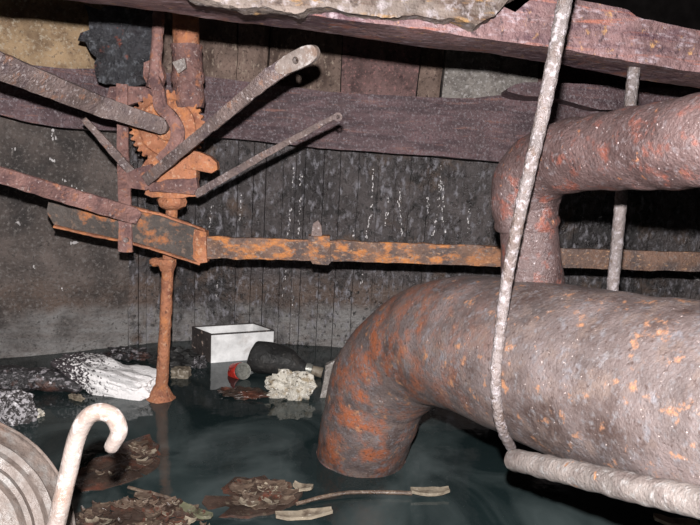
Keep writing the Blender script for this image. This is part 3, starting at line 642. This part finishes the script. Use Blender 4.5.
# ------------------------------------------------------------------ floating mats of leaves and scraps
def mat_out(pts, z=.004): return [W(x, y, z) for x, y in pts]
def scrap(c, L_, wd, ang, th=.002, seed=0, curl=.006):
    bm = bmesh.new(); n = 5; ro = []; u = Vector((math.cos(ang), math.sin(ang), 0)); v = Vector((-u.y, u.x, 0))
    for i in range(n+1):
        t = i/n; x = (t-.5)*L_; wv = wd*.5*(math.sin(math.pi*(.12+.76*t))**.6)*(1+.35*noise.noise(Vector((t*4, seed, 0))))
        zc = c.z+curl*(abs(t-.5)*2)**2+curl*.6*noise.noise(Vector((t*3, seed*1.7, 2)))
        p = Vector((c.x, c.y, zc))+u*x
        ro.append([bm.verts.new(p+v*wv+Vector((0, 0, curl*.5))), bm.verts.new(p), bm.verts.new(p-v*wv+Vector((0, 0, curl*.3)))])
    low = [[bm.verts.new(q.co-Vector((0, 0, th))) for q in r] for r in ro]
    for S in (ro, low):
        for a, b in zip(S, S[1:]):
            for k in (0, 1): bm.faces.new((a[k], a[k+1], b[k+1], b[k]))
    for a, b, c_, d in zip(ro, ro[1:], low, low[1:]):
        for k in (0, 2): bm.faces.new((a[k], b[k], d[k], c_[k]))
    for a, c_ in ((ro[0], low[0]), (ro[-1], low[-1])):
        for k in (0, 1): bm.faces.new((a[k], a[k+1], c_[k+1], c_[k]))
    return bm
def inpoly(x, y, poly):
    r = False
    for (x1, y1), (x2, y2) in zip(poly, poly[1:]+poly[:1]):
        if (y1 > y) != (y2 > y) and x < (x2-x1)*(y-y1)/(y2-y1)+x1: r = not r
    return r
def raft(name, label, pts, n, mats, lo=.02, hi=.055, region=None, seed=0, jag=.012):
    cx = sum(p[0] for p in pts)/len(pts); cy = sum(p[1] for p in pts)/len(pts)
    t = thing(name, label, 'debris', W(cx, cy)); rnd = random.Random(seed)
    finish('scum_mat', plate([q for q in mat_out(pts, .004)], .008, jag, seed, dirn=Vector((0, 0, -1))), 'mud', t)
    reg = region or pts; k = 0
    x0, x1 = min(p[0] for p in reg), max(p[0] for p in reg); y0, y1 = min(p[1] for p in reg), max(p[1] for p in reg)
    while k < n:
        x, y = rnd.uniform(x0, x1), rnd.uniform(y0, y1)
        if not inpoly(x, y, reg): continue
        c = W(x, y, .010+.004*rnd.random()); L_ = rnd.uniform(lo, hi)
        finish('leaf', scrap(c, L_, L_*rnd.uniform(.3, .65), rnd.uniform(-.6, .7), seed=k+seed*50), rnd.choice(mats), t, 60); k += 1
    return t
raft('debris_raft', 'reddish-brown floating scum raft under the hooked rod', [(72, 480), (84, 466), (110, 454), (128, 440), (150, 436), (160, 446), (158, 466), (140, 478), (110, 487), (82, 491)], 22, ['leaf', 'leafpale', 'mud', 'leaf'], .02, .045, [(92, 470), (118, 468), (130, 444), (150, 440), (154, 460), (130, 472), (96, 480)], 1)
raft('debris_raft', 'leafy litter raft at the bottom edge right of the pulley wheel', [(70, 540), (74, 514), (96, 504), (128, 500), (150, 494), (182, 500), (208, 520), (216, 540)], 95, ['leaf', 'leafpale', 'leaf', 'mud', 'mud', 'leaf'], .014, .045, None, 2)
raft('debris_raft', 'brown leaf raft floating in open water below the big pipe outlet', [(202, 502), (218, 488), (236, 478), (262, 476), (290, 484), (304, 490), (296, 502), (276, 512), (240, 519), (212, 514)], 44, ['leaf', 'leaf', 'leafpale', 'mud', 'leaf'], .02, .06, [(236, 482), (262, 480), (292, 488), (290, 500), (262, 512), (240, 508)], 3)
def chip(label, p, L_, wd, ang, m, name='bark_piece', cat='bark', seed=0, th=.008, z=.016):
    c = W(p[0], p[1], z); return solo(name, label, cat, scrap(c, L_, wd, ang, th, seed), m, angle=60)
chip('straight pale bark strip floating right of the round leaf raft', (304, 514), .135, .03, .28, 'leafpale', seed=1)
chip('small whitish scrap at the right tip of the round leaf raft', (303, 487), .05, .025, -.3, 'leafpale', seed=2, z=.02)
chip('short greenish stick beside the bottom leaf litter', (196, 512), .09, .026, -.5, 'leafgreen', 'stick', 'stick', 3)
chip('pale scrap floating under the round bar at the lower right corner', (676, 522), .10, .035, -.22, 'leafpale', seed=4)
st = [W(296, 504, .006), W(318, 498, .008), W(345, 493, .01), (W(375, 492, .01)), W(412, 493, .01)]
bm = tube(st, [.0045, .005, .005, .005, .006], 8, 14, twist=700, amp=.001)
sk = thing('twig', 'long thin knobbly twig ending in a tan splintered tip, floating below the pipe outlet', 'twig', st[0])
finish('stem', bm, 'leaf', sk); finish('split_tip', scrap(W(430, 491, .014), .1, .03, .14, .008, 6), 'leafpale', sk, 60)
bm = tube([W(128, 487, .006), W(150, 493, .006), W(176, 500, .006)], [.004, .005, .003], 8, 10, amp=.002)
solo('twig', 'thin reddish twig between the scum raft and the bottom leaf litter', 'twig', bm, 'leaf')
for o in bpy.data.objects:
    if '_loc' in o: del o['_loc']
